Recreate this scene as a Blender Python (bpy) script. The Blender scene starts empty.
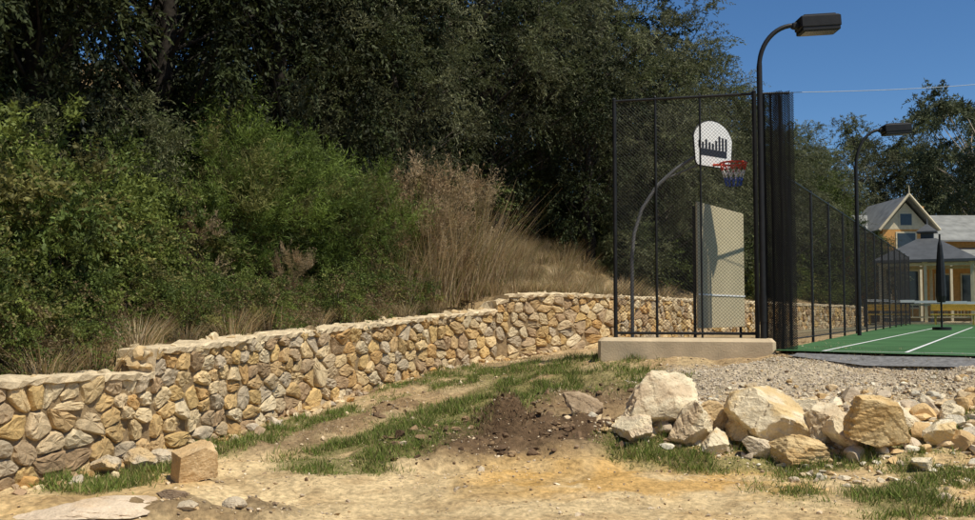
import bpy, math, random
import numpy as np
from mathutils import Vector
random.seed(7); rng=np.random.default_rng(7)
scene=bpy.context.scene
R=math.radians

# ---------------------------------------------------------------- helpers
def link(o): scene.collection.objects.link(o); return o
def new_obj(name,me,parent=None,loc=(0,0,0),rot=(0,0,0),scl=(1,1,1)):
    o=bpy.data.objects.new(name,me); link(o)
    o.location=loc; o.rotation_euler=rot; o.scale=scl
    if parent: o.parent=parent
    return o
def empty(name,loc=(0,0,0)):
    o=bpy.data.objects.new(name,None); link(o); o.location=loc; o.empty_display_size=.3; return o
def build(name,parts,mats,smooth=False):
    me=bpy.data.meshes.new(name)
    Vs=[];loops=[];tot=[];mi=[];cols=[];sm=[];off=0
    for p in parts:
        V=np.asarray(p[0],dtype=np.float32).reshape(-1,3);F=np.asarray(p[1],dtype=np.int32)
        if len(F)==0: continue
        Vs.append(V);loops.append((F+off).ravel());tot.append(np.full(len(F),F.shape[1],dtype=np.int32))
        mi.append(np.full(len(F),p[2],dtype=np.int32))
        c=p[3]
        if c is None: c=np.ones((len(V),3))*.5
        c=np.asarray(c,dtype=np.float32)
        if c.ndim==1: c=np.tile(c,(len(V),1))
        cols.append(c); s=p[4] if len(p)>4 else smooth
        sm.append(np.full(len(F),s,dtype=bool)); off+=len(V)
    V=np.concatenate(Vs);L=np.concatenate(loops);T=np.concatenate(tot)
    me.vertices.add(len(V));me.vertices.foreach_set('co',V.ravel())
    me.loops.add(len(L));me.loops.foreach_set('vertex_index',L)
    me.polygons.add(len(T));st=np.concatenate([[0],np.cumsum(T)[:-1]]).astype(np.int32)
    me.polygons.foreach_set('loop_start',st);me.polygons.foreach_set('loop_total',T)
    me.polygons.foreach_set('material_index',np.concatenate(mi))
    me.polygons.foreach_set('use_smooth',np.concatenate(sm))
    C=np.concatenate(cols);a=me.color_attributes.new('Col','FLOAT_COLOR','POINT')
    a.data.foreach_set('color',np.concatenate([C,np.ones((len(C),1),dtype=np.float32)],1).astype(np.float32).ravel())
    for m in mats: me.materials.append(m)
    me.update(calc_edges=True); me.validate()
    return me
def tube(pts,rad,n=8,cap=True):
    pts=np.array(pts,float);k=len(pts)
    if np.isscalar(rad): rad=[rad]*k
    V=[];F=[]
    up=np.array([0,0,1.]);prev=None
    for i in range(k):
        t=pts[min(i+1,k-1)]-pts[max(i-1,0)];t/=np.linalg.norm(t)+1e-9
        if prev is None:
            a=np.cross(t,up)
            if np.linalg.norm(a)<.1:a=np.cross(t,[1,0,0])
        else: a=prev-t*np.dot(prev,t)
        a/=np.linalg.norm(a);prev=a;b=np.cross(t,a)
        for j in range(n):
            an=2*math.pi*j/n;V.append(pts[i]+rad[i]*(a*math.cos(an)+b*math.sin(an)))
    for i in range(k-1):
        for j in range(n):
            F.append([i*n+j,i*n+(j+1)%n,(i+1)*n+(j+1)%n,(i+1)*n+j])
    if cap:
        T=[]
        for e in (0,k-1):
            V.append(pts[e]);c=len(V)-1
            for j in range(n): T.append([e*n+j,e*n+(j+1)%n,c])
        V=np.array(V)
        return [(V,np.array(F)),(V,np.array(T))]
    return [(np.array(V),np.array(F))]
def tparts(pts,rad,n=8,mi=0,col=None,smooth=True,cap=True):
    return [(v,f,mi,col,smooth) for v,f in tube(pts,rad,n,cap)]
def box(c,s,rz=0,bev=0.0,mi=0,col=None,taper=1.0):
    sx,sy,sz=[x/2 for x in s];b=min(bev,min(sx,sy,sz)*.6)
    if b<=0:
        V=np.array([[x*sx,y*sy,z*sz] for z in(-1,1) for y in(-1,1) for x in(-1,1)])
        F=[[0,2,3,1],[4,5,7,6],[0,1,5,4],[2,6,7,3],[0,4,6,2],[1,3,7,5]]
    else:
        lv=[(-sz,b),(-sz+b,0),(sz-b,0),(sz,b)];V=[];F=[]
        for z,i in lv:
            x=sx-i;y=sy-i;k=b
            V+= [[-x+k,-y,z],[x-k,-y,z],[x,-y+k,z],[x,y-k,z],[x-k,y,z],[-x+k,y,z],[-x,y-k,z],[-x,-y+k,z]]
        for l in range(3):
            for j in range(8): F.append([l*8+j,l*8+(j+1)%8,(l+1)*8+(j+1)%8,(l+1)*8+j])
        for o_ in (0,24):
            F+= [[o_,o_+1,o_+2,o_+7],[o_+7,o_+2,o_+3,o_+6],[o_+6,o_+3,o_+4,o_+5]]
        V=np.array(V)
    V=np.array(V,float)
    if taper!=1: 
        m=V[:,2]>0; V[m,:2]*=taper
    cz,sn=math.cos(rz),math.sin(rz)
    W=V.copy();W[:,0]=V[:,0]*cz-V[:,1]*sn;W[:,1]=V[:,0]*sn+V[:,1]*cz
    return (W+np.array(c),np.array(F),mi,col,False)
def hashn(i,j,s): 
    v=np.sin(i*127.1+j*311.7+s*74.7)*43758.5453
    return v-np.floor(v)
def vnoise(x,y,s=0):
    xi=np.floor(x);yi=np.floor(y);fx=x-xi;fy=y-yi
    fx=fx*fx*(3-2*fx);fy=fy*fy*(3-2*fy)
    return (hashn(xi,yi,s)*(1-fx)+hashn(xi+1,yi,s)*fx)*(1-fy)+(hashn(xi,yi+1,s)*(1-fx)+hashn(xi+1,yi+1,s)*fx)*fy
def fbm(x,y,s=0,o=4):
    r=0;a=.5;t=0
    for k in range(o): r=r+a*vnoise(x*2**k,y*2**k,s+k*3);t+=a;a*=.5
    return r/t
def sstep(a,b,x): t=np.clip((x-a)/(b-a),0,1);return t*t*(3-2*t)

# ---------------------------------------------------------------- materials
def attr_mat(name,rough=.9,noise_scale=8,noise_amt=.35,bump=.3,bscale=30,trans=0,spec=.2,detail=6,mul=1.0,fine=0,bdist=.03):
    m=bpy.data.materials.new(name);m.use_nodes=True;nt=m.node_tree;N=nt.nodes;Lk=nt.links
    p=N['Principled BSDF'];p.inputs['Roughness'].default_value=rough;p.inputs['Specular IOR Level'].default_value=spec
    a=N.new('ShaderNodeAttribute');a.attribute_name='Col'
    tc=N.new('ShaderNodeTexCoord')
    src=a.outputs['Color']
    if noise_amt>0:
        n=N.new('ShaderNodeTexNoise');n.inputs['Scale'].default_value=noise_scale;n.inputs['Detail'].default_value=detail
        n.inputs['Roughness'].default_value=.65
        Lk.new(tc.outputs['Object'],n.inputs['Vector'])
        mr=N.new('ShaderNodeMapRange');mr.inputs[1].default_value=.3;mr.inputs[2].default_value=.7
        mr.inputs[3].default_value=(1-noise_amt)*mul;mr.inputs[4].default_value=(1+noise_amt)*mul
        Lk.new(n.outputs['Fac'],mr.inputs[0])
        val=mr.outputs[0]
        if fine>0:
            n3=N.new('ShaderNodeTexNoise');n3.inputs['Scale'].default_value=noise_scale*14;n3.inputs['Detail'].default_value=4
            Lk.new(tc.outputs['Object'],n3.inputs['Vector'])
            m3=N.new('ShaderNodeMapRange');m3.inputs[1].default_value=.3;m3.inputs[2].default_value=.7;m3.inputs[3].default_value=1-fine;m3.inputs[4].default_value=1+fine
            Lk.new(n3.outputs['Fac'],m3.inputs[0])
            mm=N.new('ShaderNodeMath');mm.operation='MULTIPLY';Lk.new(val,mm.inputs[0]);Lk.new(m3.outputs[0],mm.inputs[1]);val=mm.outputs[0]
        vm=N.new('ShaderNodeVectorMath');vm.operation='SCALE'
        Lk.new(src,vm.inputs[0]);Lk.new(val,vm.inputs['Scale']);src=vm.outputs[0]
    Lk.new(src,p.inputs['Base Color'])
    if bump>0:
        n2=N.new('ShaderNodeTexNoise');n2.inputs['Scale'].default_value=bscale;n2.inputs['Detail'].default_value=8
        n2.inputs['Roughness'].default_value=.7
        Lk.new(tc.outputs['Object'],n2.inputs['Vector'])
        b=N.new('ShaderNodeBump');b.inputs['Strength'].default_value=bump;b.inputs['Distance'].default_value=bdist
        Lk.new(n2.outputs['Fac'],b.inputs['Height']);Lk.new(b.outputs[0],p.inputs['Normal'])
    if trans>0:
        t=N.new('ShaderNodeBsdfTranslucent');Lk.new(src,t.inputs['Color'])
        mx=N.new('ShaderNodeMixShader');mx.inputs[0].default_value=trans
        Lk.new(p.outputs[0],mx.inputs[1]);Lk.new(t.outputs[0],mx.inputs[2])
        Lk.new(mx.outputs[0],N['Material Output'].inputs['Surface'])
    return m
def flat_mat(name,col,rough=.6,metal=0,nz=.12,ns=6,bump=.05,bscale=40,spec=.4):
    m=bpy.data.materials.new(name);m.use_nodes=True;nt=m.node_tree;N=nt.nodes;Lk=nt.links
    p=N['Principled BSDF'];p.inputs['Roughness'].default_value=rough;p.inputs['Metallic'].default_value=metal
    p.inputs['Specular IOR Level'].default_value=spec
    tc=N.new('ShaderNodeTexCoord');n=N.new('ShaderNodeTexNoise');n.inputs['Scale'].default_value=ns;n.inputs['Detail'].default_value=7
    Lk.new(tc.outputs['Object'],n.inputs['Vector'])
    r=N.new('ShaderNodeValToRGB');e=r.color_ramp.elements
    e[0].position=.3;e[1].position=.7
    e[0].color=[c*(1-nz) for c in col]+[1];e[1].color=[min(1,c*(1+nz)) for c in col]+[1]
    Lk.new(n.outputs['Fac'],r.inputs[0]);Lk.new(r.outputs[0],p.inputs['Base Color'])
    if bump>0:
        n2=N.new('ShaderNodeTexNoise');n2.inputs['Scale'].default_value=bscale;n2.inputs['Detail'].default_value=5
        Lk.new(tc.outputs['Object'],n2.inputs['Vector'])
        b=N.new('ShaderNodeBump');b.inputs['Strength'].default_value=bump;b.inputs['Distance'].default_value=.02
        Lk.new(n2.outputs['Fac'],b.inputs['Height']);Lk.new(b.outputs[0],p.inputs['Normal'])
    return m
M_ground=attr_mat('ground_soil',.95,1.3,.25,.9,20,spec=.1,fine=.34,bdist=.04)
M_stone=attr_mat('wall_stone',.9,9,.26,.7,26,spec=.12,fine=.16)
M_rock=attr_mat('boulder_rock',.9,4,.16,.9,9,spec=.12,fine=.10,bdist=.05)
M_leaf=attr_mat('leaf',.6,2,0,0,trans=.32,spec=.22)
M_leafd=attr_mat('shade_dark_leaf',.6,2,0,0,trans=0,spec=.15)
M_bark=attr_mat('bark',.9,12,.4,.6,20)
M_blade=attr_mat('grass_blade',.7,2,0,0,trans=.25)
M_peb=attr_mat('pebble',.9,30,.2,.4,60)
M_black=flat_mat('black_powdercoat',(.012,.012,.012),.5,nz=.3,spec=.3)
M_wire=flat_mat('black_pvc_wire',(.012,.012,.012),.6,nz=.2,bump=0,spec=.25)
M_conc=flat_mat('pale_concrete',(.56,.44,.28),.9,nz=.18,ns=3,bump=.3)
M_ply=flat_mat('plywood_board_paint',(.50,.425,.27),.7,nz=.07,ns=2)
M_white=flat_mat('white_paint',(.80,.79,.77),.5,nz=.05)
M_court=flat_mat('court_green',(.055,.125,.05),.9,nz=.2,ns=1.2,bump=.2,bscale=120,spec=.1)
M_asph=flat_mat('asphalt',(.17,.165,.16),.95,nz=.35,ns=14,bump=.5,bscale=60)

# ---------------------------------------------------------------- wall path and terrain
WP=np.array([[-7.5,-6,0,1.0],[-6.2,3,0,1.0],[-5.5,5.5,0,1.0],[-4.37,8.5,0,1.0],[-3.68,10.4,0,.95],[-3.45,11.3,.01,1.2],[-2.41,14.5,.25,1.36],[-.7,17.5,.57,1.56],
 [.15,18.5,.66,1.66],[1.2,19.2,.79,1.98],[2.7,20.5,.86,1.96],[5.1,24,1.0,1.93],[14.5,38,1.0,1.85],[18,45,1.0,1.8],[18.5,60,1.0,1.5],[19,120,1.0,1.2]])
seg=WP[1:,:2]-WP[:-1,:2];sl=np.linalg.norm(seg,axis=1);S=np.concatenate([[0],np.cumsum(sl)])
iC=S[4];iF=S[8]
topS=[S[0],S[3],iC,iC+1e-3,S[5],S[6],S[7],iF,iF+1e-3,iF+.28,iF+.281,S[9],S[10],S[11],S[12],S[13],S[14],S[15]]
topZ=[1.0,1.0,.95,1.21,1.22,1.36,1.56,1.65,1.80,1.86,1.95,1.98,1.96,1.93,1.85,1.8,1.5,1.2]
def wtop(s): return np.interp(s,topS,topZ)
def wbase(s): return np.interp(s,S,WP[:,2])
def wpos(s):
    i=int(np.clip(np.searchsorted(S,s)-1,0,len(sl)-1));t=(s-S[i])/sl[i]
    d=seg[i]/sl[i];p=WP[i,:2]+seg[i]*t
    return p,d,np.array([d[1],-d[0]])
def wall_sd(X,Y):
    best=np.full(X.shape,1e9);bs=np.zeros(X.shape);sg=np.zeros(X.shape)
    for i in range(len(sl)):
        d=seg[i]/sl[i];vx=X-WP[i,0];vy=Y-WP[i,1]
        t=np.clip(vx*d[0]+vy*d[1],0,sl[i]);dx=vx-d[0]*t;dy=vy-d[1]*t
        dist=np.hypot(dx,dy);cr=d[0]*vy-d[1]*vx
        m=dist<best;best=np.where(m,dist,best);bs=np.where(m,S[i]+t,bs);sg=np.where(m,np.sign(cr),sg)
    return best*sg,bs
CP=np.array([[-7,0,0],[-4.4,8.5,0],[-3.65,10.4,0],[-3.4,11.3,.01],[-2.4,14.5,.25],[-.7,17.5,.57],[.23,18.5,.66],[1.2,19.2,.79],[2.7,20.5,.86],
 [0,9,0],[0,10.5,.03],[-1.5,10.5,.02],[-1,12.5,.2],[.3,14.5,.5],[1.5,16.5,.8],[3,10.2,.04],[1.5,11.5,.17],[3,11.5,.2],[3,12.8,.45],[1.8,13,.42],[3.5,14,.78],[1.8,15,.9],[3,14.6,.93],[4.3,13.9,.98],[6,12.2,.95],
 [6,11.7,.86],[5.8,11.3,.6],[5.2,10,.14],[4.4,8.5,0],[4,4,0],[-2,4,0],[0,0,0],[7.5,11.2,.93],[9,10,.92],[8,8,.3],[8,3,.1],[10,20,1],[20,35,1],[30,20,1],[5,17,1],[5,23,1],[14,36,1],[40,5,1],[40,-20,.5],[-10,-20,0],[15,5,.9],[30,60,1],[60,60,1]],float)
D=np.hypot(CP[:,None,0]-CP[None,:,0],CP[:,None,1]-CP[None,:,1])
Wt=np.linalg.solve(D-np.eye(len(CP))*.02,CP[:,2]-.5)
def front(X,Y):
    z=np.full(X.shape,.5)
    for k in range(len(CP)): z=z+Wt[k]*np.hypot(X-CP[k,0],Y-CP[k,1])
    z=np.clip(z,-.02,1.0)
    far=np.hypot(X,Y);return np.where(far>70,1.0,z)
def cap(X,Y,x0,y0,x1,y1,r):
    dx,dy=x1-x0,y1-y0;L=dx*dx+dy*dy+1e-9
    t=np.clip(((X-x0)*dx+(Y-y0)*dy)/L,0,1)
    d=np.hypot(X-x0-dx*t,Y-y0-dy*t)/r
    return 1-sstep(.5,1.3,d)
def m_grass(X,Y):
    n=fbm(X*1.6,Y*1.6,3)
    g=cap(X,Y,-1.5,10.4,.7,14.4,.78)*.95
    g=np.maximum(g,cap(X,Y,-3.1,10.9,-.6,16.9,.45)*.52)
    g=np.maximum(g,cap(X,Y,-3.7,8.9,-3.4,9.6,.5)*.9)
    g=np.maximum(g,cap(X,Y,-.4,15.6,2.0,15.2,1.0)*.5)
    g=np.maximum(g,cap(X,Y,1.7,10.5,3.2,10.2,.5)*.8)
    g=np.maximum(g,cap(X,Y,3.6,9.7,5.5,10.2,.8)*.6)
    g=np.maximum(g,cap(X,Y,3.7,8.8,6.5,8.9,1.1)*.60)
    g=np.maximum(g,cap(X,Y,1.3,14.0,2.2,13.6,.7)*.5)
    return np.clip(g*1.6*sstep(.34,.62,n+.16*g),0,1)
def m_dirt(X,Y):
    n=fbm(X*1.3,Y*1.3,11)
    d=np.maximum(cap(X,Y,-.6,10.9,1.7,11.2,.8),cap(X,Y,.7,12.6,1.6,12.9,.7)*.7)
    d=np.maximum(d,cap(X,Y,-2.7,7.9,-1.9,7.9,.4)*.6)
    d=np.maximum(d,cap(X,Y,-2.6,10.9,-1.2,13.5,.35)*.45)
    return np.clip(d*sstep(.28,.55,n+.2),0,1)
def m_grav(X,Y):
    return np.maximum(cap(X,Y,2.8,13.4,4.4,12.8,.7),cap(X,Y,4.6,12.3,7,11.3,.65))
def height(X,Y):
    X=np.asarray(X,float);Y=np.asarray(Y,float)
    sd,s=wall_sd(X,Y);f=front(X,Y)
    near=1-sstep(18,28,np.hypot(X,Y));dm=m_dirt(X,Y)
    f=f+near*((fbm(X*2.2,Y*2.2,5)-.5)*.12+(fbm(X*9,Y*9,8)-.5)*.05+dm*(.10+.32*(fbm(X*4,Y*4,9)-.45)))
    f=f+near*.30*np.exp(-(((X-.2)/.42)**2+((Y-11.55)/.28)**2))
    f=f-near*.16*np.exp(-(((X-.35)/.45)**2+((Y-11.0)/.25)**2))
    led=10.0+.4*(fbm(X*1.1,X*0+3,15)-.5)
    f=f-near*.06*sstep(.12,-.05,Y-led)*sstep(-3,-2,X)
    f=f+near*.20*np.exp(-(((X-3.6)/.9)**2+((Y-13.25)/.4)**2))
    court=((X-4.2)*.875-(Y-14.05)*.484>-1.0)&((X-4.2)*.484*1.0+(Y-14.05)*.875>0-.0)&(Y>11)
    f=np.where(court,np.minimum(f,1.0),f)
    d=np.clip(sd-.3,0,None)
    hill=wtop(s)-.10+.12*d+.30*np.clip(d-.8,0,22)*sstep(0,2,d)+(fbm(X*.5,Y*.5,21)-.5)*.5*sstep(0,3,d)
    hill+= .1*np.clip(d-23,0,60)
    k=sstep(.1,.3,sd)
    return f*(1-k)+hill*k
def axis(*a):
    out=[]
    for lo,hi,st in a: out+=list(np.arange(lo,hi-1e-6,st))
    out.append(a[-1][1]);return np.array(out)
xs=axis((-700,-100,60),(-100,-30,6),(-30,-12,1),(-12,-6,.2),(-6,7.5,.045),(7.5,20,.3),(20,60,2),(60,160,10),(160,700,60))
ys=axis((-300,-20,40),(-20,4,2),(4,7,.2),(7,15.5,.045),(15.5,24,.12),(24,50,.4),(50,120,4),(120,900,60))
X,Y=np.meshgrid(xs,ys);Z=height(X,Y)
sd,s_=wall_sd(X,Y)
def mix(a,b,t): return a*(1-t[...,None])+np.array(b)*t[...,None]
C=np.zeros(X.shape+(3,))+np.array([.64,.48,.26])
C=mix(C,(.54,.36,.155),sstep(.45,.70,fbm(X*.9,Y*.9,31))*.8)
C=mix(C,(.40,.27,.13),sstep(.53,.70,fbm(X*3.1,Y*3.1,33))*.55)
up=sstep(10.1,11.3,Y)
C=mix(C,(.34,.23,.12),up*.8)
C=mix(C,(.50,.37,.20),up*sstep(.48,.68,fbm(X*2,Y*2,37))*.85)
C=mix(C,(.56,.33,.10),cap(X,Y,.6,9.5,2.5,9.3,.8)*sstep(.36,.6,fbm(X*2.4,Y*2.4,41))*.8)
C=mix(C,(.52,.43,.30),m_grav(X,Y)*.85)
C=mix(C,(.58,.46,.28),cap(X,Y,3.2,11.8,5.8,10.6,.9)*.6)
C=mix(C,(.12,.075,.042),m_dirt(X,Y)*.95)
C=mix(C,(.16,.155,.05),m_grass(X,Y)*.75)
C=mix(C,(.25,.23,.15),sstep(18,40,np.hypot(X,Y)))
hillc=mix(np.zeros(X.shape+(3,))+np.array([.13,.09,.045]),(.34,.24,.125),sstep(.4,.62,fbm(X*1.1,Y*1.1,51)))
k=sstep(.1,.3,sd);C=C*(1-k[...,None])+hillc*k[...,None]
ny,nx=X.shape;idx=np.arange(nx*ny).reshape(ny,nx)
F=np.stack([idx[:-1,:-1],idx[:-1,1:],idx[1:,1:],idx[1:,:-1]],-1).reshape(-1,4)
new_obj('ground',build('ground',[(np.stack([X,Y,Z],-1).reshape(-1,3),F,0,C.reshape(-1,3),True)],[M_ground]))
def H1(x,y): return float(height(np.array([x]),np.array([y]))[0])

# ---------------------------------------------------------------- stone wall
def clip_poly(P,n,c):
    out=[]
    for i in range(len(P)):
        a=P[i];b=P[(i+1)%len(P)];da=n@a-c;db=n@b-c
        if da<=0: out.append(a)
        if da*db<0: out.append(a+(b-a)*(da/(da-db)))
    return out
s0=S[2];s1=S[13];AY=1.35
pts=[];h=-.15
while h<2.2:
    hh=random.uniform(.13,.20);s=s0-random.random()*.3
    while s<s1:
        w=random.uniform(.12,.40)
        pts.append((s+w/2+random.uniform(-.03,.03),(h+random.uniform(-.05,.05))*AY));s+=w
    h+=hh
pts=np.array(pts)
keep=np.random.default_rng(3).random(len(pts))>.20;pts=pts[keep]
pal=[(.58,.39,.17),(.66,.49,.26),(.52,.35,.17),(.70,.55,.33),(.44,.32,.20),(.62,.42,.17),(.36,.24,.14),(.58,.45,.28),(.70,.58,.38),(.54,.32,.12),(.48,.40,.29)]
allV=[];allF3=[];allC=[];off=0
for k,p in enumerate(pts):
    t0=(wtop(p[0])-.015)*AY;b0=(wbase(p[0])-.12)*AY
    if p[1]>t0+.08 or p[1]<b0-.1: continue
    P=[np.array(q) for q in ((p[0]-.45,max(p[1]-.5,b0)),(p[0]+.45,max(p[1]-.5,b0)),(p[0]+.45,min(p[1]+.5,t0)),(p[0]-.45,min(p[1]+.5,t0)))]
    if p[1]>t0: p=np.array([p[0],t0-.01])
    for st in (iC,iF,iF+.28):
        if abs(p[0]-st)<.5:
            if p[0]<st: P=clip_poly(P,np.array([1.,0]),st)
            elif p[1]>0: P=clip_poly(P,np.array([-1.,0]),-st)
    dd=pts-p;nb=np.where((np.abs(dd[:,0])<.9)&(np.abs(dd[:,1])<.9))[0]
    for j in nb:
        if j==k: continue
        v=pts[j]-p;L=np.linalg.norm(v)
        if L<1e-4: continue
        v=v/L
        an=random.gauss(0,.08);v=np.array([v[0]*math.cos(an)-v[1]*math.sin(an),v[0]*math.sin(an)+v[1]*math.cos(an)])
        P=clip_poly(P,v,v@p+L/2-random.uniform(.006,.018))
        if len(P)<3: break
    if len(P)<3: continue
    P=np.array(P)/np.array([1,AY]);c=P.mean(0)
    x,y=P[:,0],P[:,1];area=.5*abs(np.dot(x,np.roll(y,-1))-np.dot(y,np.roll(x,-1)))
    if area<.003: continue
    Q=[]
    for i in range(len(P)):
        a=P[i];b=P[(i+1)%len(P)];q=random.uniform(.12,.26);Q+= [a+(b-a)*q,a+(b-a)*(.5+random.uniform(-.1,.1))+np.array([random.gauss(0,.004),random.gauss(0,.004)]),a+(b-a)*(1-q)]
    Q=np.array(Q);n=len(Q)
    d=random.uniform(.02,.065);ta,tb=random.gauss(0,.13),random.gauss(0,.13)
    rings=[(1.01,-.05),(1.0,d*.3),(.95,d*.76),(.86,d),(.5,d*1.1)]
    pp,dr,nr=wpos(p[0]);V=[]
    for sc,dep in rings:
        for q in Q:
            e=c+(q-c)*sc
            jit=random.gauss(0,.006) if dep>0 else 0
            zd=dep+(ta*(e[0]-c[0])+tb*(e[1]-c[1]))*(dep>0)+jit
            b_=wpos(e[0])[0]+nr*zd
            V.append([b_[0],b_[1],e[1]+ (random.gauss(0,.004) if dep>0 else 0)])
    b_=wpos(c[0])[0]+nr*(d*1.1);V.append([b_[0],b_[1],c[1]])
    Fq=[]
    for l in range(len(rings)-1):
        for j in range(n):
            a0,a1,b1,b2=l*n+j,l*n+(j+1)%n,(l+1)*n+(j+1)%n,(l+1)*n+j
            Fq.append([a0,a1,b1]);Fq.append([a0,b1,b2])
    cc=len(V)-1
    for j in range(n): Fq.append([(len(rings)-1)*n+j,(len(rings)-1)*n+(j+1)%n,cc])
    col=np.array(random.choice(pal))*random.uniform(.74,1.05)
    col=col*.8+np.array([.58,.43,.23])*.2
    allV.append(np.array(V));allF3.append(np.array(Fq)+off);allC.append(np.tile(col,(len(V),1)));off+=len(V)
wall_parts=[(np.concatenate(allV),np.concatenate(allF3),0,np.concatenate(allC),False)]
ss=sorted(list(np.arange(s0,s1,.08))+[iC,iC+1e-3,iF,iF+1e-3,iF+.28,iF+.281])
V=[];Cc=[]
for s in ss:
    p,d,n=wpos(s);t=float(wtop(s));b=float(wbase(s))-.3
    prof=[(.0,b),(.005,t-.08),(.06,t-.065),(.068,t-.012),(.04,t),(-.12,t+.008),(-.3,t+.004),(-.43,t-.01),(-.45,t-.5)]
    for i,(o,z) in enumerate(prof):
        j=0 if i in(0,1,8) else 1
        q=p+n*(o+j*random.gauss(0,.010));V.append([q[0],q[1],z+j*(random.gauss(0,.010)+.04*(vnoise(np.array(s*2.2),np.array(i*.7),4)-.5))])
        base=np.array([.31,.22,.12]) if i<2 else np.array([.66,.53,.34])  # mortar face between stones coloured darker for gap shadow; cap stays pale
        Cc.append(base*random.uniform(.84,1.08))
m=9;ns=len(ss);F=[]
for i in range(ns-1):
    for j in range(m-1): F.append([i*m+j,(i+1)*m+j,(i+1)*m+j+1,i*m+j+1])
wall_parts.append((np.array(V),np.array(F),0,np.array(Cc),False))

# ---------------------------------------------------------------- rocks
import bmesh
def ico(sub):
    bm=bmesh.new();bmesh.ops.create_icosphere(bm,subdivisions=sub,radius=1)
    V=np.array([v.co[:] for v in bm.verts]);F=np.array([[v.index for v in f.verts] for f in bm.faces]);bm.free();return V,F
I4=ico(6);I1=ico(1);I2=ico(2);I3=ico(3)
def rock_geo(size,seed,cuts=22,box=False,rough=.012):
    g=np.random.default_rng(seed);V=I4[0].copy()
    if box:
        for a in range(3):
            for sg in(-1,1):
                nrm=np.zeros(3);nrm[a]=sg;nrm+=g.normal(0,.14,3);nrm/=np.linalg.norm(nrm)
                dd=V@nrm-.58;V-=np.clip(dd,0,None)[:,None]*nrm
        V/=.62
    for i in range(cuts):
        nrm=g.normal(0,1,3);nrm/=np.linalg.norm(nrm)
        dd=V@nrm-g.uniform(.42,.80)*(1.6 if box else 1);V-=np.clip(dd,0,None)[:,None]*nrm
    for i in range(0 if box else 6):
        nrm=g.normal(0,1,3);nrm/=np.linalg.norm(nrm);q=V@nrm
        V+= (np.floor(q*5+g.random())/5-q)[:,None]*nrm*.14
    s3=V*4
    nz=fbm(s3[:,0]+seed,s3[:,1]+s3[:,2]*.7,seed,5)-.5;nz2=np.abs(fbm(V[:,2]*5+seed,V[:,0]*2-V[:,1]*3,seed+3,3)-.5)
    V*= (1+nz*rough*8-nz2*rough*6)[:,None]
    V/=np.abs(V).max(0)
    return V*np.array(size)/2
def boulder(name,x,y,size,seed,col,col2,rz=0,box=False,cuts=20,tilt=(0,0),sink=.12):
    V=rock_geo(size,seed,cuts,box)
    nz=fbm(V[:,0]*4+seed,V[:,1]*4+V[:,2]*5,seed+9,4);t=sstep(.42,.6,nz)[:,None]
    Cx=np.array(col)*(1-t)+np.array(col2)*t
    me=build(name,[(V,I4[1],0,Cx,False)],[M_rock])
    new_obj(name,me,loc=(x,y,H1(x,y)+size[2]*(.5-sink)),rot=(tilt[0],tilt[1],rz))
W1=(.75,.635,.43);W2=(.62,.45,.24);Y1=(.70,.52,.27);Y2=(.59,.39,.17);G1=(.56,.46,.32)
def pile(px,y,size,*a,**k):
    boulder('boulder',px*y,y,size,*a,**k)
pile(.180,10.95,(1.0,.8,.80),11,W1,(.62,.48,.31),.3,tilt=(.2,-.15))
pile(.213,10.65,(.66,.5,.58),31,W1,(.60,.46,.29),.8)
pile(.155,10.65,(.5,.42,.36),32,(.66,.53,.36),W1,.1)
pile(.235,11.1,(.5,.45,.50),12,(.68,.57,.40),W2,.9)
pile(.238,10.45,(.42,.34,.32),33,W1,W2,.4)
pile(.255,11.3,(.5,.4,.42),13,W1,Y2,.2)
pile(.262,10.8,(.46,.4,.40),37,W1,Y1,1.2)
pile(.300,10.7,(1.14,.8,.76),14,Y1,W1,.15,tilt=(.1,.1))
pile(.325,10.1,(.74,.5,.42),15,Y1,Y2,-.2)
pile(.350,10.7,(.66,.5,.52),16,W1,(.60,.47,.30),.7)
pile(.372,10.35,(.5,.42,.42),34,(.68,.53,.33),W1,1.4)
pile(.408,10.05,(.84,.62,.72),17,Y1,(.61,.41,.18),.4,tilt=(.2,.25))
pile(.283,10.25,(.36,.3,.28),29,W1,G1,.1)
pile(.395,10.75,(.5,.4,.36),35,W1,Y2,.6)
pile(.435,10.7,(.46,.38,.34),36,W1,Y1,.9)
pile(.47,10.3,(.42,.34,.28),39,Y1,W1,.3)
pile(.49,10.9,(.48,.34,.26),40,W1,Y2,.9)
pile(.455,9.6,(.30,.24,.18),41,W1,G1,.2)
pile(.33,11.4,(.5,.4,.36),38,Y1,W1,.4)
pile(.215,11.6,(.42,.35,.3),19,Y1,Y2,.1)
boulder('boulder',1.22,11.95,(.60,.45,.42),18,(.48,.36,.23),(.36,.26,.16),.4)
boulder('stone_block',-2.85,9.25,(.44,.36,.38),20,(.68,.49,.27),(.62,.42,.21),.75,box=True,cuts=0,tilt=(.12,-.22),sink=.1)
boulder('stone_slab',-3.15,7.62,(1.05,.75,.20),21,(.70,.56,.40),(.62,.47,.31),.1,cuts=14,sink=.42)
boulder('rubble_stone',-3.55,9.75,(.38,.30,.24),22,G1,W2,.3)
boulder('rubble_stone',-3.75,9.50,(.36,.26,.22),23,W2,G1,.8)
boulder('rubble_stone',-3.42,10.05,(.30,.25,.24),24,G1,Y2,.1)
boulder('rubble_stone',-2.05,7.85,(.24,.2,.14),25,W1,G1,.1,sink=.25)
boulder('rubble_stone',-2.40,7.70,(.2,.16,.1),27,W1,G1,.1,sink=.3)
boulder('rubble_stone',-2.60,8.0,(.34,.24,.12),26,(.36,.26,.16),(.27,.19,.12),.1)
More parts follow.
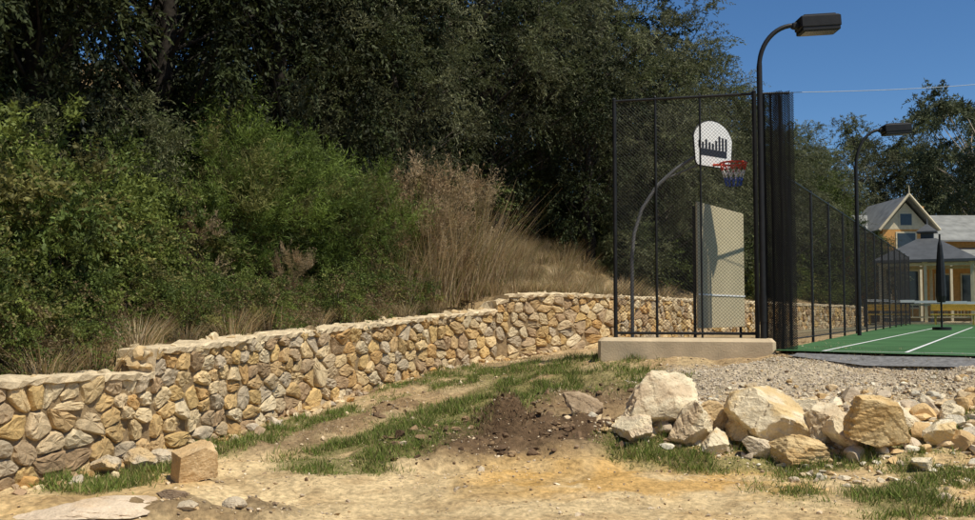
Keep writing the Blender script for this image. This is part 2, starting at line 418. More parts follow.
def scatter(name,P,sz,col,base=I1,mat=M_peb,seed=1,sink=.2):
    g=np.random.default_rng(seed);n=len(P);V0,F0=base;nv=len(V0)
    J=np.repeat(V0[None],n,0)
    for c in range(9):
        nr=g.normal(0,1,(n,1,3));nr/=np.linalg.norm(nr,axis=2,keepdims=True)
        dd=(J*nr).sum(2,keepdims=True)-g.uniform(.3,.7,(n,1,1));J=J-np.clip(dd,0,None)*nr
    sc=g.uniform(.6,1.3,(n,1,3))*np.array([1.2,1.2,.85]);J=J*sc
    th=g.uniform(0,6.28,n);c,s=np.cos(th)[:,None],np.sin(th)[:,None]
    x=J[...,0]*c-J[...,1]*s;y=J[...,0]*s+J[...,1]*c
    J=np.stack([x,y,J[...,2]],-1)*sz[:,None,None]
    J+=P[:,None,:];J[...,2]+=(sz*(.4-sink))[:,None]
    F=F0[None]+(np.arange(n)*nv)[:,None,None]
    return (J.reshape(-1,3),F.reshape(-1,3),0,np.repeat(col,nv,0),False)
def rp(n,fn,xr,yr,seed):
    g=np.random.default_rng(seed);x=g.uniform(*xr,n*6);y=g.uniform(*yr,n*6);m=g.random(n*6)<fn(x,y)
    x,y=x[m][:n],y[m][:n];return np.stack([x,y,height(x,y)],-1)
def cols(n,pal,seed,j=.2):
    g=np.random.default_rng(seed);p=np.array(pal)[g.integers(0,len(pal),n)];return p*g.uniform(1-j,1+j,(n,1))
palW=[(.76,.65,.46),(.69,.53,.32),(.62,.43,.21),(.78,.70,.53),(.58,.47,.33)]
g=np.random.default_rng(2)
mrub=lambda x,y:np.maximum(cap(x,y,3.2,12.0,5.8,10.8,.9),np.maximum(cap(x,y,1.9,11.2,4.4,10.3,.75)*.6,cap(x,y,4.0,10.0,5.6,8.4,1.1)*.28))
P=rp(2400,mrub,(1.2,7.5),(8,14),5)
rub=[scatter('',P,.012+.065*g.random(len(P))**3,cols(len(P),palW,1),I2,seed=4)]
P=rp(170,lambda x,y:np.maximum(cap(x,y,3.0,11.9,5.6,10.6,.7),.7*cap(x,y,1.9,11.1,4.2,10.3,.55)),(1.5,7),(8,14),25)
rub.append(scatter('',P,g.uniform(.07,.17,len(P)),cols(len(P),palW,7),I3,seed=14))
new_obj('rubble_pile',build('rubble_pile',rub,[M_rock]))
P=rp(10000,lambda x,y:m_grav(x,y),(1.5,8),(10,15),8)
gr=[scatter('',P,g.uniform(.007,.020,len(P)),cols(len(P),[(.56,.47,.35),(.60,.51,.38),(.44,.37,.29),(.68,.59,.44)],3),seed=6)]
new_obj('gravel',build('gravel',gr,[M_peb]))
P=rp(15000,lambda x,y:.10+.6*m_dirt(x,y)+.4*(fbm(x*1.5,y*1.5,77)>.55)+.4*sstep(3.0,4.6,x),(-4.2,6.5),(7,17.5),9)
sdp,_=wall_sd(P[:,0],P[:,1]);P=P[sdp<0]
sz=.004+.018*g.random(len(P))**3+.03*(g.random(len(P))>.985)
new_obj('pebbles',build('pebbles',[scatter('',P,sz,cols(len(P),[(.65,.50,.31),(.71,.58,.40),(.48,.33,.17),(.36,.28,.19),(.26,.18,.11)],4),seed=8)],[M_peb]))
P=rp(420,lambda x,y:m_dirt(x,y),(-1.6,2.6),(10,13.6),19)
new_obj('dirt_clods',build('dirt_clods',[scatter('',P,.015+.06*g.random(len(P))**2.5,cols(len(P),[(.15,.095,.055),(.20,.13,.075),(.11,.07,.04),(.33,.22,.12)],14),I2,seed=18)],[M_rock]))
P=[];
for k in range(170):
    s=random.uniform(S[3]-1,S[9]);p,d,n=wpos(s);q=p+n*random.uniform(.05,.4);P.append([q[0],q[1],H1(q[0],q[1])])
P=np.array(P);wall_parts.append(scatter('',P,g.uniform(.02,.10,len(P)),cols(len(P),pal,44),I2,seed=9))
P=[]
for k in range(90):
    s=random.uniform(s0,S[11]);p,d,n=wpos(s);q=p-n*random.uniform(-.02,.35);P.append([q[0],q[1],wtop(s)-.04])
for k in range(12):
    p,d,n=wpos(iC+.0);q=p-n*(.02+.033*k);P.append([q[0],q[1],.99+.14*random.random()])
P=np.array(P);wall_parts.append(scatter('',P,g.uniform(.04,.11,len(P)),cols(len(P),[(.66,.53,.33),(.56,.41,.22)],45),I2,seed=10))
new_obj('stone_retaining_wall',build('stone_retaining_wall',wall_parts,[M_stone]))

# ---------------------------------------------------------------- foliage
def leaves(P,dirs,L,Wd,col,g):
    n=len(P);dirs=dirs/(np.linalg.norm(dirs,axis=1,keepdims=True)+1e-9)
    r=g.normal(0,1,(n,3));b=np.cross(dirs,r);b/=np.linalg.norm(b,axis=1,keepdims=True)+1e-9
    L=np.asarray(L).reshape(-1,1);Wd=np.asarray(Wd).reshape(-1,1)
    V=np.stack([P,P+dirs*L*.45+b*Wd*.5,P+dirs*L,P+dirs*L*.45-b*Wd*.5],1).reshape(-1,3)
    F=np.arange(4*n).reshape(n,4)
    return (V,F,0,np.repeat(col,4,0),False)
def make_tree(name,seed,H,cb,cr,ncl,nsp,nlf,LL,LW,pal,jit=.35,sl_=.6,droop=.3,upb=.2,trunk_r=.16,bark=(.07,.055,.04),outer=.4,mat=None,spread=.55):
    g=np.random.default_rng(seed);parts=[]
    cz=(cb+H)/2;rz=(H-cb)/2
    u=g.normal(0,1,(ncl,3));u/=np.linalg.norm(u,axis=1,keepdims=True)
    lob=.55+.78*fbm(u[:,0]*2.1+seed,u[:,1]*2.1+u[:,2]*1.8,seed)
    rr=(outer+(1-outer)*g.random(ncl)**.6)*lob
    Cn=u*rr[:,None]*np.array([cr,cr,rz])+np.array([0,0,cz])
    top=np.array([0,0,H*.7]);tp=[np.array([0,0,-.4])]
    for t in (.15,.35,.6,.8,1): tp.append(top*t+g.normal(0,.1,3)*H*.09*np.array([1,1,0]))
    parts+=tparts(tp,[trunk_r*1.3,trunk_r,trunk_r*.85,trunk_r*.65,trunk_r*.45,trunk_r*.15],7,1,bark)
    for i in range(int(ncl*.45)):
        c=Cn[i];zt=min(max(c[2]-.6*np.hypot(c[0],c[1])-.2,cb*.3),H*.65);b=top*(zt/top[2])
        mid=(b+c)/2+g.normal(0,.2,3)*np.array([1,1,.6])*cr*.2;rb=trunk_r*g.uniform(.14,.3)
        parts+=tparts([b,mid,c],[rb,rb*.6,rb*.2],5,1,bark,cap=False)
    ns=ncl*nsp;ci=np.repeat(np.arange(ncl),nsp)
    out=(Cn-np.array([0,0,cz]))/np.array([cr,cr,rz]);out=out[ci]
    sd=out*.6+g.normal(0,spread,(ns,3))+np.array([0,0,upb]);sd/=np.linalg.norm(sd,axis=1,keepdims=True)
    sL=sl_*g.uniform(.5,1.5,ns)*(.7+.6*g.random(ncl)[ci])
    sP=Cn[ci]+g.normal(0,.10,(ns,3))*cr*.5
    n=ns*nlf;si=np.repeat(np.arange(ns),nlf);t=np.tile(np.linspace(.12,1,nlf),ns)+g.normal(0,.03,n)
    P=sP[si]+sd[si]*(sL[si]*t)[:,None]-np.array([0,0,1])*(droop*sL[si]*t*t)[:,None]+g.normal(0,.015,(n,3))
    ax_=sd[si]-np.array([0,0,1])*(2*droop*t)[:,None]
    pc=np.array(pal)[g.integers(0,len(pal),ncl)]*g.uniform(1-jit,1+jit,(ncl,1))
    lc=pc[ci][si]*g.uniform(.8,1.2,(ns,1))[si]*g.uniform(.75,1.3,(n,1))
    dr=ax_*.8+g.normal(0,.6,(n,3))
    parts.append(leaves(P,dr,LL*g.uniform(.6,1.3,n),LW*g.uniform(.7,1.2,n),lc,g))
    return build(name,parts,[mat or M_leaf,M_bark])
DK_SHADE=[(.024,.031,.010),(.033,.040,.014),(.017,.024,.008)]  # leaf colours darkened to stand in for deep shade under the canopy
OL=[(.135,.14,.072),(.16,.165,.088),(.105,.11,.052),(.08,.09,.036)]
GR=[(.08,.10,.025),(.10,.122,.03),(.055,.075,.019)]
T_dark=[make_tree('shade_tree_mesh',100+i,8.5,.8,2.9,110,14,24,.11,.045,DK_SHADE,jit=.45,trunk_r=.2,mat=M_leafd,droop=.5,bark=(.03,.025,.02)) for i in range(2)]
T_ol=[make_tree('olive_tree_mesh',200+i,8.0,.5,2.7,125,15,26,.105,.026,OL,jit=.45,trunk_r=.15,droop=.45,bark=(.06,.05,.04)) for i in range(2)]
T_gr=[make_tree('green_tree_mesh',300,7,.6,2.4,90,13,22,.13,.05,GR,jit=.35,droop=.35)]
T_eu=make_tree('eucalyptus_tree_mesh',400,15,5,4.0,60,18,24,.26,.08,[(.08,.095,.045),(.105,.12,.06)],sl_=1.0,droop=.6,trunk_r=.28,bark=(.3,.26,.2),outer=.6)
def bush(name,seed,H,cr,ncl,ns,nl,LL,LW,pal,**k):
    return make_tree(name,seed,H,-.3,cr,ncl,ns,nl,LL,LW,pal,trunk_r=.04,**k)
LF=[(.115,.145,.032),(.14,.17,.038),(.08,.11,.026),(.18,.17,.055)]
B_leaf=[bush('leafy_shrub_mesh',500+i,2.1,1.15,60,14,20,.075,.040,LF,jit=.45,sl_=.42,droop=.25,upb=.4) for i in range(2)]
B_fern=[bush('feathery_shrub_mesh',520+i,2.9,1.05,60,14,34,.11,.014,[(.12,.165,.031),(.14,.19,.042),(.09,.13,.026),(.17,.17,.055)],jit=.45,sl_=.65,droop=.2,upb=.9,spread=.4) for i in range(2)]
B_dark=bush('dark_shrub_mesh',540,2.6,1.6,60,13,18,.10,.045,DK_SHADE+GR,jit=.35,mat=M_leafd)
B_olv=bush('olive_shrub_mesh',541,3.4,1.7,80,14,22,.10,.028,OL+[(.09,.11,.045)],jit=.4,sl_=.55,droop=.3,upb=.3)
B_red=bush('russet_shrub_mesh',550,2.7,.8,45,10,24,.11,.013,[(.36,.25,.14),(.26,.20,.10),(.17,.17,.055),(.40,.30,.18)],jit=.3,sl_=.6,droop=.1,upb=1.0,spread=.35)
B_mid=bush('bramble_mesh',551,1.0,.8,34,12,16,.055,.028,LF+[(.19,.14,.07)],jit=.3,sl_=.35,droop=.5,upb=.3)
def stalks(name,seed,n,r,h,pal,w=.012,spread=.35,droop=.25):
    g=np.random.default_rng(seed);a=g.uniform(0,6.28,n);q=r*np.sqrt(g.random(n))
    P=np.stack([q*np.cos(a),q*np.sin(a),np.zeros(n)-.03],-1);hh=h*g.uniform(.45,1,n)
    d=np.stack([np.cos(a)*spread*g.random(n)+g.normal(0,.12,n),np.sin(a)*spread*g.random(n)+g.normal(0,.12,n),np.ones(n)],-1)
    c=cols(n,pal,seed,.3)
    b=np.stack([np.cos(a+1.3),np.sin(a+1.3),0*a],-1)*w/2
    m1=P+d*hh[:,None]*.5;dd=np.stack([np.cos(a),np.sin(a),0*a],-1)
    m2=P+d*hh[:,None]*.93+dd*(droop*hh*g.random(n))[:,None]
    V=np.stack([P-b,P+b,m1+b*.8,m1-b*.8,m2+b*.15,m2-b*.15],1).reshape(-1,3)
    F=np.array([[0,1,2,3],[3,2,4,5]])[None]+(np.arange(n)*6)[:,None,None]
    return (V,F.reshape(-1,4),0,np.repeat(c,6,0),False)
DRY=[(.54,.42,.25),(.43,.32,.18),(.62,.50,.32),(.32,.22,.12)]
R_dry=[build('dry_reeds_mesh',[stalks('',600+i,380,.55,1.9,DRY+[(.19,.19,.06)],.012,.6,.4)],[M_blade]) for i in range(2)]
R_tuft=[build('dry_tuft_mesh',[stalks('',620+i,240,.3,.55,DRY+[(.21,.20,.07)],.009,.9,.5)],[M_blade]) for i in range(2)]
def put(name,me,x,y,s=1.0,sz=None,dz=0,rz=None):
    rz=random.uniform(0,6.28) if rz is None else rz
    k=s if sz is None else sz
    return new_obj(name,me,loc=(x,y,H1(x,y)+dz),rot=(random.uniform(-.04,.04),random.uniform(-.04,.04),rz),scl=(s,s,k))
trees=[(-9.2,12.5,'d',1.1),(-7.4,15.2,'d',1.0),(-6.2,18.0,'d',1.1),(-4.6,20.0,'d',1.05),(-3.0,22.2,'d',1.1),(-.9,24.6,'o',1.15),(1.4,27.0,'o',1.15),(3.6,28.6,'o',1.15),(5.4,30.6,'o',1.1),
 (7.6,32.6,'o',.98),(9.4,35.6,'o',.82),(-12.5,16,'d',1.3),(-10,19.5,'d',1.3),(-8,22.5,'d',1.3),(-5.8,25,'d',1.3),(-3.2,27.5,'d',1.3),(-.5,29.5,'d',1.3),(2.2,31.8,'d',1.25),(4.8,34.5,'d',1.15),
 (7.6,37.2,'g',1.1),(-12,27,'d',1.5),(-6,31,'d',1.5),(0,36.5,'d',1.5),(5,41,'g',1.2),(0.2,24.6,'d',.8),(-2.1,21.8,'o',.85),(2.8,26.2,'d',.75),(4.8,27.2,'o',.75),(6.4,29.4,'o',.7),(-3.9,20.6,'o',.85)]
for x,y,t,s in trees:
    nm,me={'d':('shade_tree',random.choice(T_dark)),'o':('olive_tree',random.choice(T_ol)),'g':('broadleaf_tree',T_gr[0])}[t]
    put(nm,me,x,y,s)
for x,y,s in [(11.3,38.8,.9),(13.5,42.5,.95),(15.5,46.5,1.0),(9.5,42,1.1),(12.5,48,1.25),(16.5,52,1.25),(19.0,60,1.5),(22.5,64,1.6),(27.5,70,1.9),(33.0,70,1.9),(38,70,1.7),(17,58,1.4),(19.3,49.5,.75),(20.6,52.5,.75),(28.6,49.8,.62)]:
    put('broadleaf_tree',random.choice([T_gr[0],T_gr[0],T_ol[0]]),x,y,s)
put('eucalyptus_tree',T_eu,32.5,63,1.05);put('eucalyptus_tree',T_eu,30.0,73,1.0);put('eucalyptus_tree',T_eu,37,72,1.2)
for x,y,s in [(-6.8,10.1,1.05),(-6.1,11.6,1.05),(-5.5,12.6,.95),(-7.4,11.8,1.2),(-6.3,13.8,1.1),(-5.0,13.9,.75),(-5.6,9.8,.7),(-5.1,11.0,.65),(-5.1,15.2,.8),(-4.7,12.6,.5)]:
    put('leafy_shrub',random.choice(B_leaf),x,y,s)
for x,y,s in [(-4.4,16.1,.95),(-3.7,17.1,.95),(-3.0,17.9,.9),(-5.0,17.2,1.0),(-1.7,19.8,.65),(-2.3,18.9,.85)]:
    put('feathery_shrub',random.choice(B_fern),x,y,s)
for x,y,s in [(-1.9,19.3,.95),(-1.2,20.1,1.0),(-.5,20.6,.9),(-3.3,16.2,.4),(-4.6,14.9,.5),(-.9,19.4,.8)]: put('russet_shrub',B_red,x,y,s)
for x,y,s in [(-1.7,18.6,.8),(-1.1,19.2,1.0),(-.6,19.7,1.1),(.0,20.1,.8),(-2.2,17.9,.55),(-1.4,20.0,1.25),(.5,20.6,.6),(-.2,20.6,1.1)]:
    put('dry_reeds',random.choice(R_dry),x,y,s)
for x,y,s in [(-6.6,15.6,.9),(-8.2,13.4,.9),(-3.4,20.2,.9),(-2.4,22.0,.9),(3.9,26.0,.6),(6.8,30.2,.8),(8.6,33.4,.8)]: put('olive_shrub',B_olv,x,y,s)
g2=random.Random(5)
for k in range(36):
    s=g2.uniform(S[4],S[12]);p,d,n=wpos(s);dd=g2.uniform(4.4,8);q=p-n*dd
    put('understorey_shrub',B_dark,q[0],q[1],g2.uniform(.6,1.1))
for k in range(14):
    s=g2.uniform(S[11]+1,S[13]);p,d,n=wpos(s);q=p-n*g2.uniform(1.2,2.2)
    put('leafy_shrub',random.choice(B_leaf+[B_dark]),q[0],q[1],g2.uniform(.6,.9))
for k in range(30):
    s=g2.uniform(S[3]-.5,S[8]-.5);p,d,n=wpos(s);q=p-n*g2.uniform(.7,1.7)
    put('bramble',B_mid,q[0],q[1],g2.uniform(.45,.9))
for k in range(90):
    s=g2.uniform(S[4]-1,S[11]);p,d,n=wpos(s);q=p-n*g2.uniform(.55,1.6 if s<S[8] else 4.5)
    put('dry_grass_tuft',random.choice(R_tuft),q[0],q[1],g2.uniform(.4,1.0))
for k in range(70):
    s=g2.uniform(S[8],S[11]);p,d,n=wpos(s);q=p-n*g2.uniform(.6,4.2)
    put('dry_grass_tuft',random.choice(R_tuft),q[0],q[1],g2.uniform(.5,1.2))
def blades(P,h,pal,seed,w=.009):
    g=np.random.default_rng(seed);n=len(P)
    d=g.normal(0,.5,(n,3));d[:,2]=1
    return leaves(P-np.array([0,0,.01]),d,h*g.uniform(.4,1.2,n),np.full(n,w),cols(n,pal,seed,.3),g)
P=rp(85000,m_grass,(-4.2,7),(7.5,17.5),33);sdp,_=wall_sd(P[:,0],P[:,1]);P=P[sdp<-.05]
GP=[(.17,.22,.045),(.20,.25,.055),(.13,.175,.036),(.34,.29,.12)]
cl=fbm(P[:,0]*4,P[:,1]*4,60);h=.025+.12*sstep(.38,.7,cl)
new_obj('grass',build('grass',[blades(P,h,GP,34)],[M_blade]))
P=rp(9000,lambda x,y:sstep(.5,.62,fbm(x*2.5,y*2.5,71))*sstep(10.4,11.5,y),(-4,6.5),(10,18.5),35)
sdp,_=wall_sd(P[:,0],P[:,1]);P=P[sdp<-.05];P=P[~((P[:,0]>1.7)&(P[:,0]<4.5)&(P[:,1]>14.0))]
new_obj('dry_grass',build('dry_grass',[blades(P,np.full(len(P),.08),DRY+[(.19,.18,.06)],36,.007)],[M_blade]))
P=rp(420,lambda x,y:cap(x,y,.0,11.45,.35,11.55,.24),(-.6,1),(10.6,12),41)
new_obj('dead_weed',build('dead_weed',[blades(P,np.full(len(P),.12),[(.16,.10,.055),(.24,.16,.09),(.11,.07,.04)],42,.010)],[M_blade]))

# ---------------------------------------------------------------- court, path, slab
def sheet(name,poly,z,mat,nsub=None):
    V=[[x,y,z] for x,y in poly];me=bpy.data.meshes.new(name);me.from_pydata(V,[],[list(range(len(V)))]);me.materials.append(mat);return new_obj(name,me)
ax=np.array([.484,.875]);pr=np.array([.875,-.484]);ZC=1.035
sheet('tennis_court',[(4.25,14.1),(6.6,11.95),(12,7.5),(34,24),(24,50),(19.3,44.5),(18.7,43)],ZC,M_court)
def strip(a,b,w): 
    a=np.array(a);b=np.array(b);d=(b-a)/np.linalg.norm(b-a);n=np.array([-d[1],d[0]])*w/2
    return [a+n,b+n,b-n,a-n]
A=np.array([4.85,13.75])
lines=[(A,A+ax*25),(A+pr*1.1+ax*.05,A+pr*1.1+ax*25),(A-ax*.0,A+pr*9),(A+ax*9+pr*1.12,A+ax*9+pr*8)]
lv=[];lf=[]
for i,(a,b) in enumerate(lines):
    q=strip(a,b,.05);k=len(lv);lv+=[[p[0],p[1],ZC+.004+.001*i] for p in q];lf.append([k,k+3,k+2,k+1])
me=bpy.data.meshes.new('court_line_markings');me.from_pydata(lv,[],lf);me.materials.append(M_white);new_obj('court_line_markings',me)
V=[]
ed=[np.array(q) for q in ((4.35,13.60),(5.2,12.92),(6.0,12.15),(7,11.3),(9,9.4),(12,7.0))]
for i,q in enumerate(ed):
    nd=np.array([.66,.75])
    for j in range(5):
        p=q+nd*(-.18+.11*j)*(1.0 if i else .7);V.append([p[0],p[1],min(H1(p[0],p[1])+.03,1.03)])
V=np.array(V)
F=[[i*5+j,(i+1)*5+j,(i+1)*5+j+1,i*5+j+1] for i in range(5) for j in range(4)]
new_obj('asphalt_path',build('asphalt_path',[(V,np.array(F),0,None,True)],[M_asph]))
fl=np.array([2.03,15.04]);fr=np.array([4.12,14.5]);fd=(fr-fl);FL=np.linalg.norm(fd);fd/=FL;frz=math.atan2(fd[1],fd[0])
mid=(fl+fr)/2
new_obj('concrete_footing',build('concrete_footing',[box((mid[0]+.0,mid[1]-.02,.98),(FL+.5,.62,.44),frz,.05)],[M_conc]))

# ---------------------------------------------------------------- fences
def chain(p0,p1,z0,z1,sp,r):
    p0=np.array(p0);p1=np.array(p1);L=np.linalg.norm(p1-p0);d=(p1-p0)/L;Hh=z1-z0
    n=np.array([d[1],-d[0],0]);V=[];F=[]
    def P3(u,v): return np.array([p0[0]+d[0]*u,p0[1]+d[1]*u,z0+v])
    for k in np.arange(-Hh,L,sp):
        for sg in (1,-1):
            v0=max(0,-k);v1=min(Hh,L-k)
            if v1-v0<.01: continue
            u0,u1=k+v0,k+v1
            if sg<0:u0,u1=L-u0,L-u1
            a=P3(u0,v0)+n*r*.5*sg;b=P3(u1,v1)+n*r*.5*sg
            t=(b-a)/np.linalg.norm(b-a);q=np.cross(t,n);o=len(V)
            for e in(a,b):
                V+=[e+q*r,e-q*r*.5+n*r*.87,e-q*r*.5-n*r*.87]
            F+=[[o,o+1,o+4,o+3],[o+1,o+2,o+5,o+4],[o+2,o,o+3,o+5]]
    return (np.array(V),np.array(F),0,None,False)
def vp(x,y,z0,z1,r): return tparts([[x,y,z0],[x,y,z1]],r,10)
def hp(a,b,z,r): return tparts([[a[0],a[1],z],[b[0],b[1],z]],r,8)
parts=[]
for t,r in ((0,.032),(.30,.020),(.62,.016),(1,.035)):
    q=fl+fd*FL*t;parts+=vp(q[0],q[1],1.1,5.0,r)
    parts+=tparts([[q[0],q[1],5.0],[q[0],q[1],5.03]],[r*1.2,r*.3],8)
for z in (1.27,4.97): parts+=hp(fl,fr,z,.022)
cf=empty('court_end_fence');new_obj('frame',build('frame',parts,[M_black]),cf)
new_obj('chain_link_mesh',build('chain_link_mesh',[chain(fl,fr,1.29,4.95,.055,.0026)],[M_wire]),cf)
sA=np.array([4.35,14.95]);sB=np.array([13.0,31.2]);sC=np.array([18.6,41.8])
parts=[];wir=[]
for a,b in ((sA,sB),(sB,sC)):
    L=np.linalg.norm(b-a);k=int(round(L/2.45))
    for i in range(k+1):
        q=a+(b-a)*i/k;parts+=vp(q[0],q[1],.95,4.05,.026)
    parts+=hp(a,b,4.0,.02);parts+=hp(a,b,1.12,.012)
    wir.append(chain(a,b,1.1,3.98,.10,.0022))
sf=empty('court_side_fence');new_obj('frame',build('sframe',parts,[M_black]),sf);new_obj('chain_link_mesh',build('smesh',wir,[M_wire]),sf)
wp=[]
zz=[(4.22,14.55),(4.50,14.30),(4.30,14.62),(4.62,14.32),(4.42,14.66),(4.70,14.40),(4.58,14.72)]
for a,b in zip(zz[:-1],zz[1:]): wp.append(chain(a,b,1.0,4.98,.036,.003))
bn=empty('folded_fence_netting');new_obj('netting',build('netting',wp,[M_wire]),bn)
parts=[]
for x,y in zz[::2]: parts+=tparts([[x,y,.95],[x+.01,y,3.0],[x,y,4.99]],.018,6)
parts+=tparts([[4.2,14.5,4.97],[4.66,14.5,4.98]],.02,6)
new_obj('edge_rope',build('edge_rope',parts,[M_black]),bn)

# ---------------------------------------------------------------- lamps
gl=flat_mat('lamp_glass',(.06,.06,.06),.15,nz=.02,bump=0)
def lamp(x,y,z0,zs,arc,hl,tilt=-.06):
    e=empty('court_floodlight',(0,0,0));P=[[x,y,z0],[x,y,zs]]
    ex,ez=arc;R0=ex-x
    for a in np.linspace(0,math.pi/2,13)[1:]:
        P.append([x+R0*(1-math.cos(a)),y,zs+(ez-zs)*math.sin(a)])
    rad=[.05,.043]+[.036]*12
    parts=tparts(P,rad,12)+tparts([[x,y,z0],[x,y,z0+.03]],.11,12)+tparts([[x,y,z0+.5],[x,y,z0+.9]],.056,12)
    new_obj('pole',build('pole',parts,[M_black]),e)
    hp_=[box((0,0,.02),(hl,.34,.19),0,.02),box((0,0,-.09),(hl*.94,.32,.07),0,.01),box((0,0,.125),(hl*.8,.26,.03),0,.01),
         box((-hl*.5-.04,0,0),(.12,.1,.1),0,.02)]
    o=new_obj('lamp_head',build('lamp_head',hp_,[M_black]),e,loc=(ex+hl*.5+.05,y,ez+.01),rot=(0,tilt,0))
    new_obj('lens',build('lens',[box((0,0,-.128),(hl*.8,.26,.01))],[gl]),e,loc=o.location,rot=(0,tilt,0))
lamp(4.17,14.36,.95,5.35,(4.72,6.0),.62)
lamp(9.0,23.0,1.0,5.1,(9.62,6.05),.66)
cx=[];a=np.array([4.66,14.5,4.99]);b=np.array([24,36,11.2]);
for t in np.linspace(0,1,20): q=a+(b-a)*t;q[2]-=.5*4*t*(1-t)*.5;cx.append(q)
new_obj('overhead_cable',build('overhead_cable',tparts(cx,np.linspace(.006,.012,20),5),[flat_mat('cable_grey',(.35,.38,.42),.5,bump=0)]))

# ---------------------------------------------------------------- rebound board
a=np.array([3.33,15.05]);b=np.array([4.58,16.95]);d=b-a;L=np.linalg.norm(d);rz=math.atan2(d[1],d[0]);c=(a+b)/2
rb=empty('rebound_board')
new_obj('panel',build('panel',[box((c[0],c[1],2.35),(L,.03,2.02),rz,.006)],[M_ply]),rb)
n=np.array([d[1],-d[0]])/L
new_obj('rails',build('rails',[box((c[0]+n[0]*.021,c[1]+n[1]*.021,1.88),(L,.01,.025),rz)],[M_white]),rb)
new_obj('posts',build('posts',tparts([[a[0]-.02,a[1]+.1,1.0],[a[0]-.02,a[1]+.1,3.3]],.025,8)+tparts([[b[0]-.05,b[1]+.05,1.0],[b[0]-.05,b[1]+.05,3.3]],.025,8),[M_black]),rb)

# ---------------------------------------------------------------- basketball hoop
hb=empty('basketball_hoop')
pole=[[2.38,15.6,.95],[2.38,15.6,2.5],[2.42,15.6,2.9],[2.55,15.58,3.3],[2.80,15.56,3.68],[3.10,15.54,3.95],[3.5,15.52,4.2]]
new_obj('curved_pole',build('curved_pole',tparts(pole,.03,10)+tparts([[2.9,15.55,3.78],[3.55,15.5,4.05]],.015,8),[flat_mat('galvanised_steel',(.13,.13,.13),.4)]),hb)
nv=np.array([.62,-.785,0.]);uv=np.array([.785,.62,0.]);bc=np.array([3.68,15.42,4.34])
out=[]
def arc(cx,cz,rx,rz,a0,a1,n):
    for t in np.linspace(a0,a1,n): out.append((cx+rx*math.cos(t),cz+rz*math.sin(t)))
arc(0,.02,.50,.36,R(12),R(168),22)
arc(-.36,-.28,.09,.09,R(190),R(270),6)
arc(.36,-.28,.09,.09,R(270),R(350),6)
def plate(out,off,th,mi):
    k=len(out);V=[bc+uv*x+np.array([0,0,z])+nv*off for x,z in out]+[bc+uv*x+np.array([0,0,z])+nv*(off+th) for x,z in out]
    cx_=sum(x for x,z in out)/k;cz_=sum(z for x,z in out)/k;cc=bc+uv*cx_+np.array([0,0,cz_])
    V+= [cc+nv*off,cc+nv*(off+th)]
    T=[[i,(i+1)%k,2*k] for i in range(k)]+[[k+i,k+(i+1)%k,2*k+1] for i in range(k)]
    Q=[[i,(i+1)%k,k+(i+1)%k,k+i] for i in range(k)]
    return [(V,T,mi,None,False),(V,Q,mi,None,False)]
new_obj('backboard',build('backboard',plate(out,0,.03,0),[M_white]),hb)
mk=[];g3=random.Random(4)
def mark(x0,x1,z0,z1,o=.033): 
    return plate([(x0,z0),(x1,z0),(x1,z1),(x0,z1)],o,.002,0)
mk+=mark(-.34,.34,-.20,-.09)
for k in range(9):
    x=-.38+k*.085;mk+=mark(x,x+.05,-.085,g3.uniform(.0,.16),.033)
new_obj('dark_marking',build('dark_marking',mk,[flat_mat('marking_black',(.015,.015,.02),.5)]),hb)
edge=[bc+uv*x+np.array([0,0,z])+nv*.015 for x,z in out];edge.append(edge[0])
new_obj('board_edge',build('board_edge',tparts(edge,.016,6,cap=False),[M_black]),hb)
rc=bc+nv*.42+np.array([0,0,-.36]);RR=.21
ring=[rc+np.array([math.cos(t)*RR,math.sin(t)*RR,0]) for t in np.linspace(0,2*math.pi,29)]
M_red=flat_mat('hoop_red',(.66,.06,.02),.4)
new_obj('rim',build('rim',tparts(ring,.016,8,cap=False)+tparts([bc+nv*.03+np.array([0,0,-.34]),rc-nv*RR],.022,6),[M_red]),hb)
pr_=[]
for k in range(12):
    for dr in (1,-1):
        P=[]
        for i in range(7):
            f=i/6;rr=RR*(1-.45*f);t=2*math.pi*k/12+dr*f*.9;P.append(rc+np.array([rr*math.cos(t),rr*math.sin(t),-.36*f]))
        pr_+=tparts(P[:3],.008,4,0,None,cap=False)+tparts(P[2:5],.008,4,1,None,cap=False)+tparts(P[4:],.008,4,2,None,cap=False)
new_obj('net',build('net',pr_,[M_red,M_white,flat_mat('net_blue',(.04,.10,.45),.6)]),hb)

# ---------------------------------------------------------------- tennis net
tn=empty('tennis_net');na=np.array([15.1,38.]);nb_=na+pr*11
parts=vp(na[0],na[1],1.0,2.12,.045)+vp(nb_[0],nb_[1],1.0,2.12,.045)
new_obj('posts',build('posts',parts,[M_black]),tn)
new_obj('mesh',build('mesh',[chain(na,nb_,1.06,1.98,.06,.003)],[M_wire]),tn)
nbk=[]
for i in range(12):
    q0=na+pr*11*i/12;q1=na+pr*11*(i+1)/12;f=lambda t:2.07-.14*(1-abs(2*t-1)**1.5)
    z=(f(i/12)+f((i+1)/12))/2;c=(q0+q1)/2
    nbk.append(box((c[0],c[1],z),(11/12+.01,.03,.10),math.atan2(pr[1],pr[0])))
new_obj('white_band',build('white_band',nbk,[M_white]),tn)

